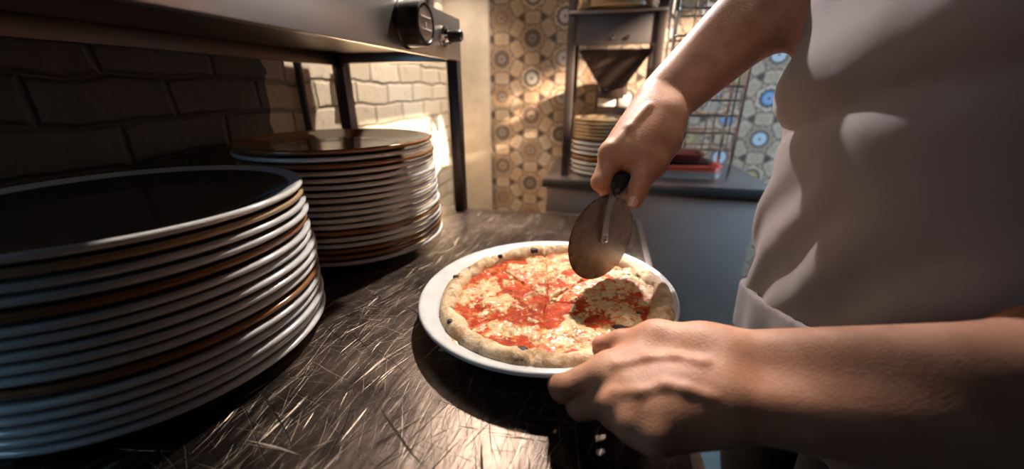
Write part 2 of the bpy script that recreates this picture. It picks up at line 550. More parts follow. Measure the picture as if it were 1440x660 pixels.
def mat_sauce():
    n = NT('tomato_sauce'); c = n.coords()
    a = n.noise(c, 70, 5, .65); f = n.noise(c, 380, 4, .7)
    col = n.mix(n.ss(a, .30, .62), (.26, .016, .003), (.52, .048, .005))
    col = n.mix(n.ss(n.noise(n.mapping(c, loc=(4, 4, 0)), 95, 5, .7), .50, .66)*.75, col, (.74, .33, .10))
    col = n.mix(n.ss(f, .52, .72)*.55, col, (.72, .20, .055))
    n.set(Base_Color=col, Roughness=.42, Specular_IOR_Level=.18, Normal=n.bump(f*.7+a, .7, .003), Coat_Weight=.05, Coat_Roughness=.15)
    return n.m

def mat_cheese():
    n = NT('melted_cheese'); c = n.coords()
    a = n.noise(c, 70, 5, .7); b = n.noise(n.mapping(c, loc=(5, 2, 0)), 75, 6, .72); f = n.noise(c, 420, 4, .7)
    big = n.noise(n.mapping(c, loc=(2, 7, 1)), 20, 3, .5)
    b2 = b + (big-.5)*.30 + .012
    col = n.mix(n.ss(a, .35, .7), (.68, .52, .30), (.60, .38, .17))
    col = n.mix(n.ss(b2, .46, .58)*.85, col, (.72, .30, .085))
    col = n.mix(n.ss(b2, .53, .61)*.95, col, (.54, .075, .018))
    col = n.mix(n.ss(b2, .66, .75)*.85, col, (.22, .035, .012))
    dk = n.noise(n.mapping(c, loc=(1, 9, 0)), 60, 4, .55)
    col = n.mix(n.ss(dk, .62, .69)*.8, col, (.20, .075, .025))
    col = n.mix(n.ss(f, .60, .75)*.3, col, (.74, .60, .38))
    n.set(Base_Color=col, Roughness=.26, Subsurface_Weight=.06, Subsurface_Radius=(.004, .003, .001), Normal=n.bump(f*.6+a*.8, .7, .0025), Coat_Weight=.3, Coat_Roughness=.15)
    return n.m

def mat_disc():
    n = NT('stained_blade_steel'); c = n.coords(); x, y, z = n.sep(c)
    r = n.math('SQRT', x*x+y*y)
    a = n.noise(c, 70, 5, .65); sw = n.noise(n.comb(r*900, a*.2, 0), 1, 2)
    col = n.mix(n.ss(a, .3, .7), (.26, .20, .165), (.36, .29, .24))
    col = n.mix(n.ss(n.noise(c, 110, 4, .6) + n.ss(r, .047, .058)*.22, .62, .80)*.8, col, (.13, .075, .05))
    n.set(Base_Color=col, Metallic=.75, Roughness=n.math('MULTIPLY_ADD', a, .2, .30), Normal=n.bump(sw, .1, .0006))
    return n.m

def mat_glass(name, col, rough=.05, trans=.9):
    n = NT(name); c = n.coords()
    n.set(Base_Color=col, Roughness=n.math('MULTIPLY_ADD', n.noise(c, 20, 3), .08, rough), Transmission_Weight=trans, IOR=1.45)
    return n.m

M = dict(
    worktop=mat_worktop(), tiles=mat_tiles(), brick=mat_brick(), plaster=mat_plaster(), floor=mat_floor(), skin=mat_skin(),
    panel=mat_brushed('brushed_panel', (.52, .475, .45), .28, 1), under=mat_brushed('dark_brown_steel', (.16, .115, .09), .35, 1),  # shelf underside: darker, browner steel than its front panel
    post=mat_brushed('dark_steel_post', (.11, .085, .078), .38, 2), cabinet=mat_brushed('cabinet_steel', (.43, .345, .31), .38, 2, .6),
    cabtop=mat_brushed('cabinet_top_steel', (.30, .27, .26), .26, 0),
    rackbeam=mat_brushed('rack_beam_steel', (.22, .195, .19), .34, 0),
    chrome=plain('chrome', (.72, .70, .68), .12, 1.0, .05), darkmetal=plain('dark_metal', (.05, .045, .045), .4, .6),
    black=plain('black_plastic', (.012, .011, .012), .33, 0, .1), blackmat=plain('black_trousers_rubber', (.015, .015, .017), .8),
    ceiling=plain('ceiling_paint', (.05, .045, .042), .9), rightwall=plain('right_wall_paint', (.06, .05, .045), .9),
    w_plate=mat_plate('white_porcelain', (.66, .67, .69)), d_plate=mat_plate('white_rim_dark_well', (.70, .70, .70), (.055, .04, .036)),
    b_plate=mat_plate('brown_glaze', (.30, .135, .055)), t_plate=mat_plate('tan_glaze', (.46, .32, .18)),
    crust=mat_crust(), sauce=mat_sauce(), cheese=mat_cheese(), disc=mat_disc(), char=plain('char', (.025, .014, .010), .6, 0, .3, 200, .001),
    apron=mat_cloth('apron_canvas', (.225, .185, .18)), shirt=mat_cloth('dark_shirt_cloth', (.030, .026, .028)), trousers=mat_cloth('dark_trouser_cloth', (.012, .012, .014)),
    nail=plain('fingernail', (.74, .47, .37), .22, 0, .05), red=plain('red_enamel', (.78, .11, .06), .32), darkred=plain('dark_red_enamel', (.22, .03, .02), .35),
    smoke=plain('smoked_plastic', (.035, .022, .018), .12, 0, .2), cream=plain('cream_label', (.62, .55, .46), .6),
    clear=mat_glass('clear_plastic', (.92, .95, .97), .06, .92), dialmark=plain('dial_mark_cream', (.80, .74, .66), .4), dialface=plain('dial_face', (.34, .28, .24), .3, .4, .3, 90), wood=plain('stacked_wood', (.42, .27, .15), .5, 0, .25, 40),
    redmark=plain('red_mark', (.55, .10, .05), .5), fitting=plain('pipe_fitting', (.70, .66, .60), .4, .3), strap=mat_cloth('apron_edge', (.42, .36, .36)),
)

# ------------------------------------------------------------------ the setting
LX, BY, RX = -0.68, 1.67, 2.40
def struct(name, lo, hi, mat, bev=0.0, label=None):
    bm = bmesh.new(); add_box(bm, lo, hi, bev)
    o = bm_obj(name, bm, mat); o['kind'] = 'structure'
    if label: o['label'] = label
    return o
struct('floor', (LX-.1, -2.2, -.05), (RX+.1, BY+.1, 0), M['floor'])
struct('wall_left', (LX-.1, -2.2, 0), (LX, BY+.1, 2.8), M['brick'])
struct('wall_back', (LX, BY, 0), (RX, BY+.1, 2.8), M['tiles'])
struct('trim_1', (LX, BY-.02, 0), (-.486, BY, 2.8), M['plaster'], .004, 'bare plaster pilaster between brick and patterned tiles')
struct('ceiling', (LX-.1, -2.2, 2.8), (RX+.1, BY+.1, 2.9), M['ceiling'])
struct('wall_front', (LX-.1, -2.3, 0), (RX+.1, -2.2, 2.8), M['rightwall'])
# right wall with its window: the sun enters here
def sun_back(x, z, X=RX):      # from a point of the back wall to the right wall, against the sun
    t = (X-x)/(-SUN_DIR.x)
    return BY-SUN_DIR.y*t, z-SUN_DIR.z*t
yt, zt = sun_back(-.32, 1.229)
WY0, WY1, WZ1, WZ0 = yt-.80, yt+.30, zt, zt-.25
bm = bmesh.new()
add_box(bm, (RX, -2.2, 0), (RX+.1, WY0, 2.8)); add_box(bm, (RX, WY1, 0), (RX+.1, BY+.1, 2.8))
add_box(bm, (RX, WY0, 0), (RX+.1, WY1, WZ0)); add_box(bm, (RX, WY0, WZ1), (RX+.1, WY1, 2.8))
bm_obj('wall_right', bm, M['rightwall'])['kind'] = 'structure'

# ------------------------------------------------------------------ worktop (counter)
CT = .90
wt = empty('steel_counter', (-.29, .20, 0), 'scratched dark steel counter carrying the plates and the pizza', 'counter')
def kid(o): # keep world coordinates under a moved parent
    o.matrix_parent_inverse = Matrix.Translation(o.parent.location).inverted() if o.parent.rotation_euler.to_matrix() == Matrix.Identity(3) else o.parent.matrix_basis.inverted()
    return o
bm = bmesh.new(); add_box(bm, (LX+.005, -.60, CT-.035), (.1015, .868, CT), .003, 3)
kid(bm_obj('counter_top', bm, M['worktop'], wt))
bm = bmesh.new(); add_box(bm, (.092, -.598, CT-.001), (.1025, .869, CT+.0012), .001, 2)
kid(bm_obj('edge_strip', bm, M['panel'], wt))
for lx in (LX+.05, .06):
    for ly in (-.55, .82):
        bm = bmesh.new(); add_box(bm, (lx-.02, ly-.02, 0), (lx+.02, ly+.02, CT-.034), .003)
        kid(bm_obj('leg', bm, M['post'], wt))
bm = bmesh.new(); add_box(bm, (LX+.04, -.56, .22), (.07, .83, .25), .004)
kid(bm_obj('undershelf', bm, M['cabinet'], wt))

# ------------------------------------------------------------------ heated shelf unit over the plates
hx0, hx1, hy0, hy1, hz0, hz1 = -.625, -.318, -.50, .862, 1.24, 1.322
hs = empty('heated_shelf', (-.47, .2, CT), 'brushed steel heated shelf on posts above the plate stacks', 'shelf unit')
bm = bmesh.new(); add_box(bm, (hx1-.014, hy0, hz0), (hx1, hy1, hz1), .002, 2)
fp = kid(bm_obj('front_panel', bm, M['panel'], hs))
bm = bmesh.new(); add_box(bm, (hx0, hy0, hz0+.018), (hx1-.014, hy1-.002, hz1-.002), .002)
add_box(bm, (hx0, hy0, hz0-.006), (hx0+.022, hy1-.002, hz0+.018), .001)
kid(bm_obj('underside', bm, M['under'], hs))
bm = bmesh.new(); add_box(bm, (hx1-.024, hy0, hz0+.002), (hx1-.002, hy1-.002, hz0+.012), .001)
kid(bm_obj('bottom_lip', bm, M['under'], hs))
bm = bmesh.new(); add_box(bm, (hx0+.02, hy1-.03, hz0-.002), (hx1-.03, hy1-.002, hz0+.02), .002)
kid(bm_obj('end_rail', bm, M['panel'], hs))
for px_, py_, w in ((hx1-.013, hy1-.013, .0125), (hx0+.022, hy1-.03, .014), (hx1-.013, hy0+.02, .0125), (hx0+.022, hy0+.02, .014)):
    bm = bmesh.new(); add_box(bm, (px_-w, py_-w, CT), (px_+w, py_+w, hz0+.004), .002)
    kid(bm_obj('post', bm, M['post'], hs))
# upper casing on top of the unit
bm = bmesh.new(); add_box(bm, (hx0+.01, hy0+.1, hz1-.002), (hx1-.030, hy1-.055, hz1+.20), .006, 2)
kid(bm_obj('upper_casing', bm, M['panel'], hs))
bm = bmesh.new(); add_box(bm, (hx1-.032, hy1-.098, hz1+.012), (hx1-.0285, hy1-.086, hz1+.19), .001)
kid(bm_obj('casing_slot', bm, M['black'], hs))
# dial
dY, dZ = .614, 1.2785
dm = frame_to((1, 0, 0), (hx1, dY, dZ))
bm = bmesh.new()
prof = [(0, 0), (.041, 0), (.0415, .003), (.040, .005), (.0385, .006), (.0375, .034), (.036, .0375), (.0335, .039), (.031, .0385), (.0295, .036), (0, .036)]
add_lathe(bm, [(r_*.86, z_*.95) for r_, z_ in prof], 56, dm)
dial = kid(bm_obj('dial', bm, M['black'], hs)); dial['label'] = 'large black round dial'
bm = bmesh.new(); add_lathe(bm, [(0, .0345), (.0245, .0345), (.0248, .0352), (.024, .0358), (0, .0356)], 48, dm)
bm_obj('dial_face', bm, M['dialface'], dial)
bm = bmesh.new()
for zz in (-.0085, .0085):
    add_box(bm, (hx1+.0356, dY-.018, dZ+zz-.0014), (hx1+.0370, dY+.018, dZ+zz+.0014), .0005)
add_box(bm, (hx1+.0356, dY-.004, dZ-.008), (hx1+.0368, dY+.001, dZ+.002), .0005)
bm_obj('dial_mark', bm, M['dialmark'], dial)
# switch knob
km = frame_to((1, 0, 0), (hx1, .766, 1.2785)) @ Matrix.Scale(1.18, 4)
bm = bmesh.new(); add_lathe(bm, [(0, 0), (.016, 0), (.016, .004), (.0125, .007), (.0115, .012), (0, .012)], 32, km)
sw = kid(bm_obj('switch', bm, M['chrome'], hs)); sw['label'] = 'small chrome switch with black knob'
bm = bmesh.new(); add_lathe(bm, [(0, .011), (.009, .011), (.0095, .014), (.0088, .030), (.0075, .032), (0, .032)], 28, km)
bm_obj('knob', bm, M['black'], sw)
bm = bmesh.new(); add_lathe(bm, [(0, .0315), (.0068, .0318), (.0066, .0330), (0, .0332)], 24, km)
bm_obj('knob_cap', bm, M['chrome'], sw)
bm = bmesh.new(); add_box(bm, (hx1-.0005, .703, 1.277), (hx1+.0006, .722, 1.288), .0002)
kid(bm_obj('red_mark', bm, M['redmark'], hs))
# a thin wall pipe and a cable behind the stacks
bm = bmesh.new(); add_tube(bm, [(-.662, .765, CT), (-.662, .765, 1.245)], .0085, 12)
tag(bm_obj('wall_pipe', bm, M['post']), 'thin dark upright pipe against the brick wall behind the plate stack', 'pipe')
cb = empty('power_cable', (-.655, .93, CT), 'pale cable with plug hanging by the rear shelf post', 'cable')
bm = bmesh.new(); add_tube(bm, [(-.655, .90, 1.24), (-.657, .905, 1.20), (-.658, .915, 1.15), (-.658, .935, 1.08), (-.657, .955, 1.0), (-.655, .97, .902)], .0035, 8)
kid(bm_obj('cord', bm, M['fitting'], cb))
bm = bmesh.new(); add_box(bm, (-.674, .895, 1.195), (-.648, .918, 1.232), .004)
kid(bm_obj('plug', bm, M['fitting'], cb))
bm = bmesh.new(); add_box(bm, (-.672, .895, 1.150), (-.650, .935, 1.160), .003)
kid(bm_obj('cable_clip', bm, M['fitting'], cb))

# ------------------------------------------------------------------ plates
def plate_profile(R, H):
    s = R/.165
    p = [(0, .004), (.100*s, .004), (.104*s, .0), (.111*s, 0), (.114*s, .0035)]          # underside with foot ring
    p += [(.150*s, H-.0085), (.158*s, H-.0070), (.1625*s, H-.0065)]
    for k in range(9):                                                                  # rolled rim
        a = -PI/2+PI*k/8
        p.append(((.162*s)+.003*math.cos(a), H-.0031+.0031*math.sin(a)))
    p += [(.159*s, H-.0004), (.152*s, H-.0035), (.120*s, .0090+(H-.022)*.45), (.108*s, .0075+(H-.022)*.2), (.09*s, .0065+(H-.022)*.2), (0, .0062+(H-.022)*.2)]
    return p
def plate_mesh(name, R, H, seg=144):
    bm = bmesh.new(); add_lathe(bm, plate_profile(R, H), seg)
    bmesh.ops.recalc_face_normals(bm, faces=bm.faces[:])
    me = bpy.data.meshes.new(name); bm.to_mesh(me); bm.free()
    for p in me.polygons: p.use_smooth = True
    return me
ORD = ['topmost', 'second', 'third', 'fourth', 'fifth', 'sixth', 'seventh', 'eighth', 'ninth', 'tenth', 'eleventh', 'twelfth', 'thirteenth', 'fourteenth', 'fifteenth', 'sixteenth', 'seventeenth', 'eighteenth']
proto = {}
def place_plate(kind, R, H, loc, rz, label, group, tilt=(0, 0)):
    key = (kind, R)
    if key not in proto:
        me = plate_mesh('plate', R, H); o = link_mesh('plate', me, M[kind + '_plate']); proto[key] = o
    else:
        o = proto[key].copy(); COL.objects.link(o)
    o.location = loc; o.rotation_euler = (tilt[0], tilt[1], rz)
    return tag(o, label, 'plate', group)
CN = dict(w='white', b='brown glazed', t='tan glazed', d='white-rimmed dark')
def stack(codes, x, y, xt, yt_, z0, pitch, where, group, jit=.0022, last='bottom', R=.165):
    n = len(codes)
    for i, c in enumerate(codes):
        k = n-1-i
        t = k/(n-1)
        order = ORD[i]+' from the top' if 0 < i < n-1 else ('topmost' if i == 0 else 'lowest')
        j = jit if 0 < i < n-1 else 0
        place_plate(c, R, .022*R/.165 if R < .16 else .022, (x+(xt-x)*t+random.uniform(-j, j), y+(yt_-y)*t+random.uniform(-j, j), z0+k*pitch),
                    random.uniform(0, 6.28), f'{CN[c]} plate, {order} in {where}', group)
stack('bwbwwwwwwwwwbwwbbw', -.4595, .6145, -.4668, .6090, CT+.0006, .01055, 'the tall rear stack under the steel shelf', 'plates in the rear stack')
stack('dtwwbwwwwwbwwwww', -.4757, .2683, -.4773, .2715, CT+.0006, .01063, 'the front left stack', 'plates in the front left stack', .0022)

# ------------------------------------------------------------------ pizza plate and pizza
PC, TILT = Vector((-.056, .435, .9065)), .050
prot = (0, -math.atan(TILT), 0)
PR = Matrix.Translation(PC) @ Matrix.Rotation(-math.atan(TILT), 4, 'Y')
pp = link_mesh('serving_plate', plate_mesh('serving_plate', .165, .033), M['w_plate'])
pp.location = PC; pp.rotation_euler = prot
tag(pp, 'white round plate under the pizza, lifted at the hand', 'plate')
pz = empty('pizza', PR @ Vector((.013, -.006, .0135)), 'baked round pizza with tomato sauce and melted cheese, cut into slices', 'pizza', rot=prot)
RP = .149
to_loc = (Matrix.Translation(pz.location) @ Matrix.Rotation(-math.atan(TILT), 4, 'Y')).inverted()
def loc2(px, py, z=.945):
    d = _f + _r*(px-720)/FPX + _u*(330-py)/FPX
    p = C0 + d*(z-CAM_Z)/d[2]
    return np.array(to_loc @ Vector(p))[:2]
cc = loc2(770, 411)
cut_dirs = []
for q in [(693, 357), (768, 382), (748, 500), (893, 427), (877, 359)]:
    e = loc2(*q)-cc; cut_dirs.append(e/np.linalg.norm(e))
def cut_dist(x, y):
    d = np.full(np.shape(x), 9.0)
    for e in cut_dirs:
        t = (x-cc[0])*e[0]+(y-cc[1])*e[1]; s = np.abs(-(x-cc[0])*e[1]+(y-cc[1])*e[0])
        d = np.minimum(d, np.where(t > 0, s, 9.0))
    return d
fold_c = loc2(938, 440, .955)
def crust_r(th):
    return RP*(1+.018*(fbm2(np.cos(th)*2+5, np.sin(th)*2, 1.1, 3, 3)-.5)*2)
def rim_in(th):
    return .124+.011*(fbm2(np.cos(th)*3, np.sin(th)*3+7, 1.3, 3, 8)-.5)*2
def top_h(x, y):                       # height of the sauced surface
    return .0125+.0035*(fbm2(x, y, 70, 4, 2)-.5)*2+.002*(fbm2(x, y, 25, 2, 21)-.5)*2 - .0020*np.exp(-(cut_dist(x, y)/.0018)**2)
NA, NR = 420, 46
th = np.linspace(0, 2*PI, NA, endpoint=False)
Ro, Ri = crust_r(th), rim_in(th)
verts, faces = [], []
for k in range(NR):
    u = k/(NR-1)
    # u: 0 = inner edge (sunk in the topping), over the top, round the outside, to the underside
    a = PI*1.0*(1-u*1.28)
    cx = (Ro+Ri)/2; hw = (Ro-Ri)/2
    puff = .0145+.0055*(fbm2(np.cos(th)*4+2, np.sin(th)*4, 1.4, 4, 5)-.5)*2
    r = cx+hw*np.cos(a)*1.0
    z = .0095+np.sin(a)*np.where(np.sin(a) > 0, puff, .0095)
    x, y = r*np.cos(th), r*np.sin(th)
    z = np.maximum(z+.0022*(fbm2(x*1.0+z, y, 110, 4, 11)-.5)*2*np.clip(np.sin(a)+.3, 0, 1), 0.0004)
    z = z - .006*np.exp(-(cut_dist(x, y)/.0022)**2)*max(0, math.sin(a))
    g = np.exp(-((x-fold_c[0])**2+(y-fold_c[1])**2)/.016**2)
    z = z+.011*g*max(0, math.sin(a)); x = x-.010*g*np.cos(th)*max(0, -math.cos(a)); y = y-.010*g*np.sin(th)*max(0, -math.cos(a))
    for i in range(NA): verts.append((x[i], y[i], z[i]))
for k in range(NR-1):
    for i in range(NA):
        i2 = (i+1) % NA
        faces.append((k*NA+i, k*NA+i2, (k+1)*NA+i2, (k+1)*NA+i))
b0 = len(verts); verts.append((0, 0, .001))
for i in range(NA): faces.append(((NR-1)*NA+i, (NR-1)*NA+(i+1) % NA, b0))
from_pydata('crust', verts, faces, M['crust'], pz)
# sauce: inner disc
NRS = 110
verts, faces = [(0, 0, float(top_h(np.array([0.]), np.array([0.]))[0]))], []
for k in range(1, NRS):
    r = (Ri+.006)*k/(NRS-1)
    x, y = r*np.cos(th), r*np.sin(th); z = top_h(x, y)
    verts += list(zip(x, y, z))
for i in range(NA): faces.append((0, 1+i, 1+(i+1) % NA))
for k in range(NRS-2):
    for i in range(NA):
        i2 = (i+1) % NA
        faces.append((1+k*NA+i, 1+(k+1)*NA+i, 1+(k+1)*NA+i2, 1+k*NA+i2))
from_pydata('sauce', verts, faces, M['sauce'], pz)
# cheese: islands of melted mozzarella
g = np.arange(-.134, .134, .0010)
X, Y = np.meshgrid(g, g, indexing='ij')
rr_ = np.hypot(X, Y)
mask = fbm2(X, Y, 32, 4, 31)*.68+fbm2(X, Y, 110, 4, 44)*.32
mask = mask-.405 - .012*np.exp(-(np.hypot(X-cc[0], Y-cc[1])/.05)**2) - .9*np.clip(rr_-.115, 0, 1)*4
for q, s, w in [((655, 430), .020, .13), ((740, 470), .018, .12), ((660, 378), .014, .13), ((735, 360), .014, .12), ((765, 493), .012, .1), ((905, 410), .014, .13), ((915, 437), .012, .12), ((722, 475), .014, .1), ((815, 440), .020, .10), ((800, 480), .020, .05), ((640, 415), .012, .1)]:
    c_ = loc2(*q); mask = mask-w*np.exp(-((X-c_[0])**2+(Y-c_[1])**2)/s**2)
for q, s, w in [((690, 385), .022, .10), ((700, 450), .016, .09), ((770, 475), .016, .10), ((850, 412), .020, .10), ((880, 440), .012, .08), ((645, 410), .010, .08)]:
    c_ = loc2(*q); mask = mask+w*np.exp(-((X-c_[0])**2+(Y-c_[1])**2)/s**2)
mask = mask-.07*np.exp(-(cut_dist(X, Y)/.0010)**2)
zc = top_h(X, Y)-.0012+.0030*np.clip(mask/.10, -.4, 1) + .0020*(fbm2(X, Y, 190, 4, 9)-.5)
zc = np.where(mask < 0, top_h(X, Y)-.0012+.02*mask, zc)
keep = mask > -.02
nn = len(g); idx = -np.ones((nn, nn), int); idx[keep] = np.arange(keep.sum())
verts = np.stack([X[keep], Y[keep], zc[keep]], 1)
a_, b_, c_, d_ = idx[:-1, :-1], idx[1:, :-1], idx[1:, 1:], idx[:-1, 1:]
ok = (a_ >= 0) & (b_ >= 0) & (c_ >= 0) & (d_ >= 0)
from_pydata('cheese', verts, np.stack([a_[ok], b_[ok], c_[ok], d_[ok]], 1), M['cheese'], pz)
# charred bubbles
for (q, s, h, rim) in [((872, 453), .0075, .0155, 0), ((733, 486), .0055, .0255, 1), ((755, 354), .0055, .026, 1), ((884, 379), .003, .0155, 0), ((622, 444), .003, .021, 1), ((640, 380), .003, .026, 1), ((712, 358), .003, .026, 1), ((898, 432), .003, .0165, 0)]:
    c_ = loc2(*q, .947)
    rr0 = math.hypot(*c_); t0 = math.atan2(c_[1], c_[0])
    if rim:
        ro, ri = float(crust_r(np.array([t0]))[0]), float(rim_in(np.array([t0]))[0])
        rr0 = min(max(rr0, ri+.006), ro-.007); c_ = (rr0*math.cos(t0), rr0*math.sin(t0))
        cz = .0095+math.sqrt(max(0, 1-((rr0-(ro+ri)/2)/((ro-ri)/2))**2))*.0150
    else: cz = float(top_h(np.array([c_[0]]), np.array([c_[1]]))[0])+.0012
    bm = bmesh.new()
    add_lathe(bm, [(s*1.15, -.004), (s*1.05, -.001)]+[(s*math.cos(q_), s*.42*math.sin(q_)) for q_ in np.linspace(.1, PI/2-.01, 7)]+[(0, s*.42)], 36)
    for v in bm.verts:
        n_ = 1+.55*(float(fbm(np.array([[v.co.x+c_[0], v.co.y+c_[1], v.co.z*.3]]), 260, 3, 5)[0])-.5)
        v.co = Vector((c_[0]+v.co.x*n_*1.25, c_[1]+v.co.y*n_, cz+v.co.z*n_))
    bm_obj('charred_bubble', bm, M['char'], pz, True, 80)

# ------------------------------------------------------------------ pizza cutter
DC = J(847, 335, .490); DR = .0585
e_dir = Vector((.694, .720, 0)).normalized(); nrm = Vector((e_dir.y, -e_dir.x, 0))     # normal towards the camera side
if nrm.dot(Vector(C0-DC)) < 0: nrm = -nrm
ray0 = J(859, 267, 1.0)-C0                                        # the front end of the handle lies in the plane of the wheel
H0 = C0+ray0*(np.dot(DC-C0, np.array(nrm))/np.dot(ray0, np.array(nrm)))
H1 = J(957, 186, .525)
hdir = Vector(H1-H0).normalized()
pc = empty('pizza_cutter', DC, 'pizza cutter with stained steel wheel and black handle held over the pizza', 'pizza cutter')
bm = bmesh.new()
wm = frame_to(nrm, (0, 0, 0))
add_lathe(bm, [(0, -.0006), (DR*.94, -.0006), (DR, 0), (DR*.94, .0006), (0, .0006)], 128)
wh = bm_obj('wheel', bm, M['disc'], pc); wh.matrix_local = wm
def pc_obj(name, bm, mat, parent, **k):
    o = bm_obj(name, bm, mat, parent, **k); o.matrix_parent_inverse = Matrix.Translation(Vector(DC)).inverted(); return o
# forked arm: two bowed steel strips from ferrule to rivet
def strip(side):
    bm = bmesh.new()
    top = Vector(H0)+hdir*.004
    rows = []
    for k in range(13):
        t = k/12
        p = top.lerp(Vector(DC), t)
        p = p - e_dir*(.0075*math.sin(PI*t)) + nrm*side*(.0035+.0035*math.sin(PI*min(1, t*1.0))**.7*(1 if t < .92 else .6))
        w = .0062-.0016*math.sin(PI*t*.9)
        tang = (Vector(DC)-top).normalized()
        wd = (tang.cross(nrm)).normalized()
        rows.append([bm.verts.new(p+wd*a+nrm*b) for a, b in ((-w, -.0008), (w, -.0008), (w, .0008), (-w, .0008))])
    for k in range(12):
        for i in range(4):
            bm.faces.new((rows[k][i], rows[k][(i+1) % 4], rows[k+1][(i+1) % 4], rows[k+1][i]))
    bm.faces.new(rows[0][::-1]); bm.faces.new(rows[-1])
    add_lathe(bm, [(0, side*.0028), (.0066, side*.0028), (.0066, side*.0046), (0, side*.0046)], 28, Matrix.Translation(Vector(DC)) @ wm)
    return bm
for sd in (1, -1): pc_obj('fork_arm', strip(sd), M['panel'], pc)
bm = bmesh.new(); add_lathe(bm, [(0, -.0075), (.0038, -.0072), (.0042, -.006), (.0042, .006), (.0038, .0072), (.002, .0078), (0, .0079)], 24, Matrix.Translation(Vector(DC)) @ wm)
pc_obj('rivet', bm, M['chrome'], pc)
bm = bmesh.new()
L = (Vector(H1)-Vector(H0)).length
add_lathe(bm, [(0, -.002), (.0095, -.003), (.0135, .001), (.0142, .008), (.0128, .018), (.0105, .028), (.0108, .05), (.0125, L*.55), (.0120, L*.8), (.0125, L-.012), (.010, L-.003), (0, L)], 32, frame_to(hdir, H0))
pc_obj('handle', bm, M['black'], pc)

# ------------------------------------------------------------------ the cook
def P_(*a): return J(*a)
hand = []      # base group
fing = []      # fingers, each with its own blend
# left hand (near): back of the hand towards the camera, fingers curled under the plate rim
lw_r, lw_u = P_(1030, 506, .308), P_(1030, 570, .280)
iM, mM, rM, pM = P_(856, 522, .326), P_(870, 564, .309), P_(893, 592, .291), P_(925, 608, .277)
iP, mP, rP, pP = P_(792, 546, .326), P_(816, 571, .322), P_(862, 584, .311), P_(904, 598, .300)
elbow_l, sh_l = J(1770, 622, .205), np.array([.385, .29, 1.36])
hand += [Cap(lw_r, elbow_l+[-.005, .015, .02], .0235, .044, .02), Cap(lw_u, elbow_l+[0, 0, -.015], .0230, .044, .02),
         Cap(elbow_l, sh_l, .047, .056, .03)]
for m_, w_, r0, r1 in ((iM, P_(1010, 510, .312), .0205, .0148), (mM, P_(1010, 533, .304), .0205, .0150), (rM, P_(1010, 556, .294), .0195, .0140), (pM, P_(1010, 576, .283), .0180, .0128)):
    hand.append(Cap(w_, m_, r0, r1, .020))
for a_, b_ in ((iM, mM), (mM, rM), (rM, pM)):
    hand.append(Cap(a_*.55+b_*.45+(P_(1010, 540, .30)-a_)*.12, P_(985, 545, .301), .0138, .0190, .012))
hand.append(Cap(P_(1008, 550, .2965), P_(900, 566, .2985), .0235, .0165, .022))
hand.append(Cap(P_(992, 570, .290), P_(908, 586, .2925), .0205, .0155, .020))
hand.append(Cap(P_(985, 586, .283), P_(925, 600, .283), .0160, .0140, .014))
tC, tM_, tI, tT = P_(985, 490, .320), P_(925, 480, .340), P_(875, 482, .354), P_(846, 486, .364)
hand += [Cap(P_(1012, 500, .312), tC, .0205, .0190, .014), Cap(tC, tM_, .0190, .0150, .014), Cap(tM_, P_(875, 520, .330), .0150, .0140, .018)]
def surf_line(pts, r=.0022, k=.005, out=.0007):
    # veins and tendons: follow the skin where the sight line meets it
    res = []
    for a in pts:
        ray_ = J(a[0], a[1], 1.0)-C0; L_ = np.linalg.norm(ray_); t = .12
        for _ in range(60):
            q = (C0+ray_*t)[None, :]
            d = eval_prims(hand, q, q[0], .05)
            if d is None: t += .02; continue
            if d[0] < 2e-4: break
            t += d[0]/L_*.8
        res.append(C0+ray_*(t+(r-out)/L_))
    return [Cap(res[i], res[i+1], r, r, k) for i in range(len(res)-1)]
vl = surf_line([(868, 553), (900, 553), (935, 543), (965, 549), (1000, 560)], .0024, .006, .0004)
vl += surf_line([(866, 515), (910, 505), (950, 503), (990, 511)], .0024, .006, .0002)
hand += vl
for (a_px, a_py) in ((846, 530), (860, 569), (884, 600), (918, 618)):          # knuckles
    c_ = surf_line([(a_px, a_py), (a_px+1, a_py)], .0085, .012, .0008)[0]; c_.k = .010; hand.append(c_)
fing.append((chain([iM, iP, P_(786, 541, .348), P_(800, 533, .372)], [.0142, .0116, .0100, .0082], .005), .008))
fing.append((chain([mM, mP, P_(822, 560, .348), P_(842, 545, .372)], [.0142, .0112, .0096, .0082], .005), .008))
fing.append((chain([rM, rP, P_(866, 574, .340), P_(880, 556, .360)], [.0132, .0106, .0092, .0080], .005), .008))
fing.append((chain([pM, pP, P_(908, 586, .324), P_(915, 566, .342)], [.0122, .0096, .0084, .0072], .005), .008))
fing.append((chain([tM_, tI, tT], [.0148, .0116, .0094], .006), .010))
# right hand (far): fist round the cutter handle, thumb on the near side pointing down
DD = .004
def Q_(px, py, d): return J(px, py, d+DD)
rw1, rw2 = Q_(922, 135, .508), Q_(944, 152, .498)
elbow_r, sh_r = Q_(1142, -52, .515), np.array([.40, .690, 1.37])
hand += [Cap(rw1, elbow_r+[-.012, .012, .01], .0245, .046, .02), Cap(rw2, elbow_r+[.010, -.012, -.012], .0225, .046, .02), Cap(elbow_r, sh_r, .050, .058, .03)]
Ri_, Rm_, Rr_, Rp_ = Q_(861, 217, .468), Q_(872, 201, .492), Q_(887, 194, .510), Q_(903, 192, .524)
for m_, w_, r0, r1 in ((Ri_, Q_(918, 146, .500), .0205, .0148), (Rm_, Q_(922, 146, .512), .0205, .0145), (Rr_, Q_(927, 150, .518), .020, .0138), (Rp_, Q_(932, 155, .522), .019, .0128)):
    hand.append(Cap(w_, m_, r0, r1, .012))
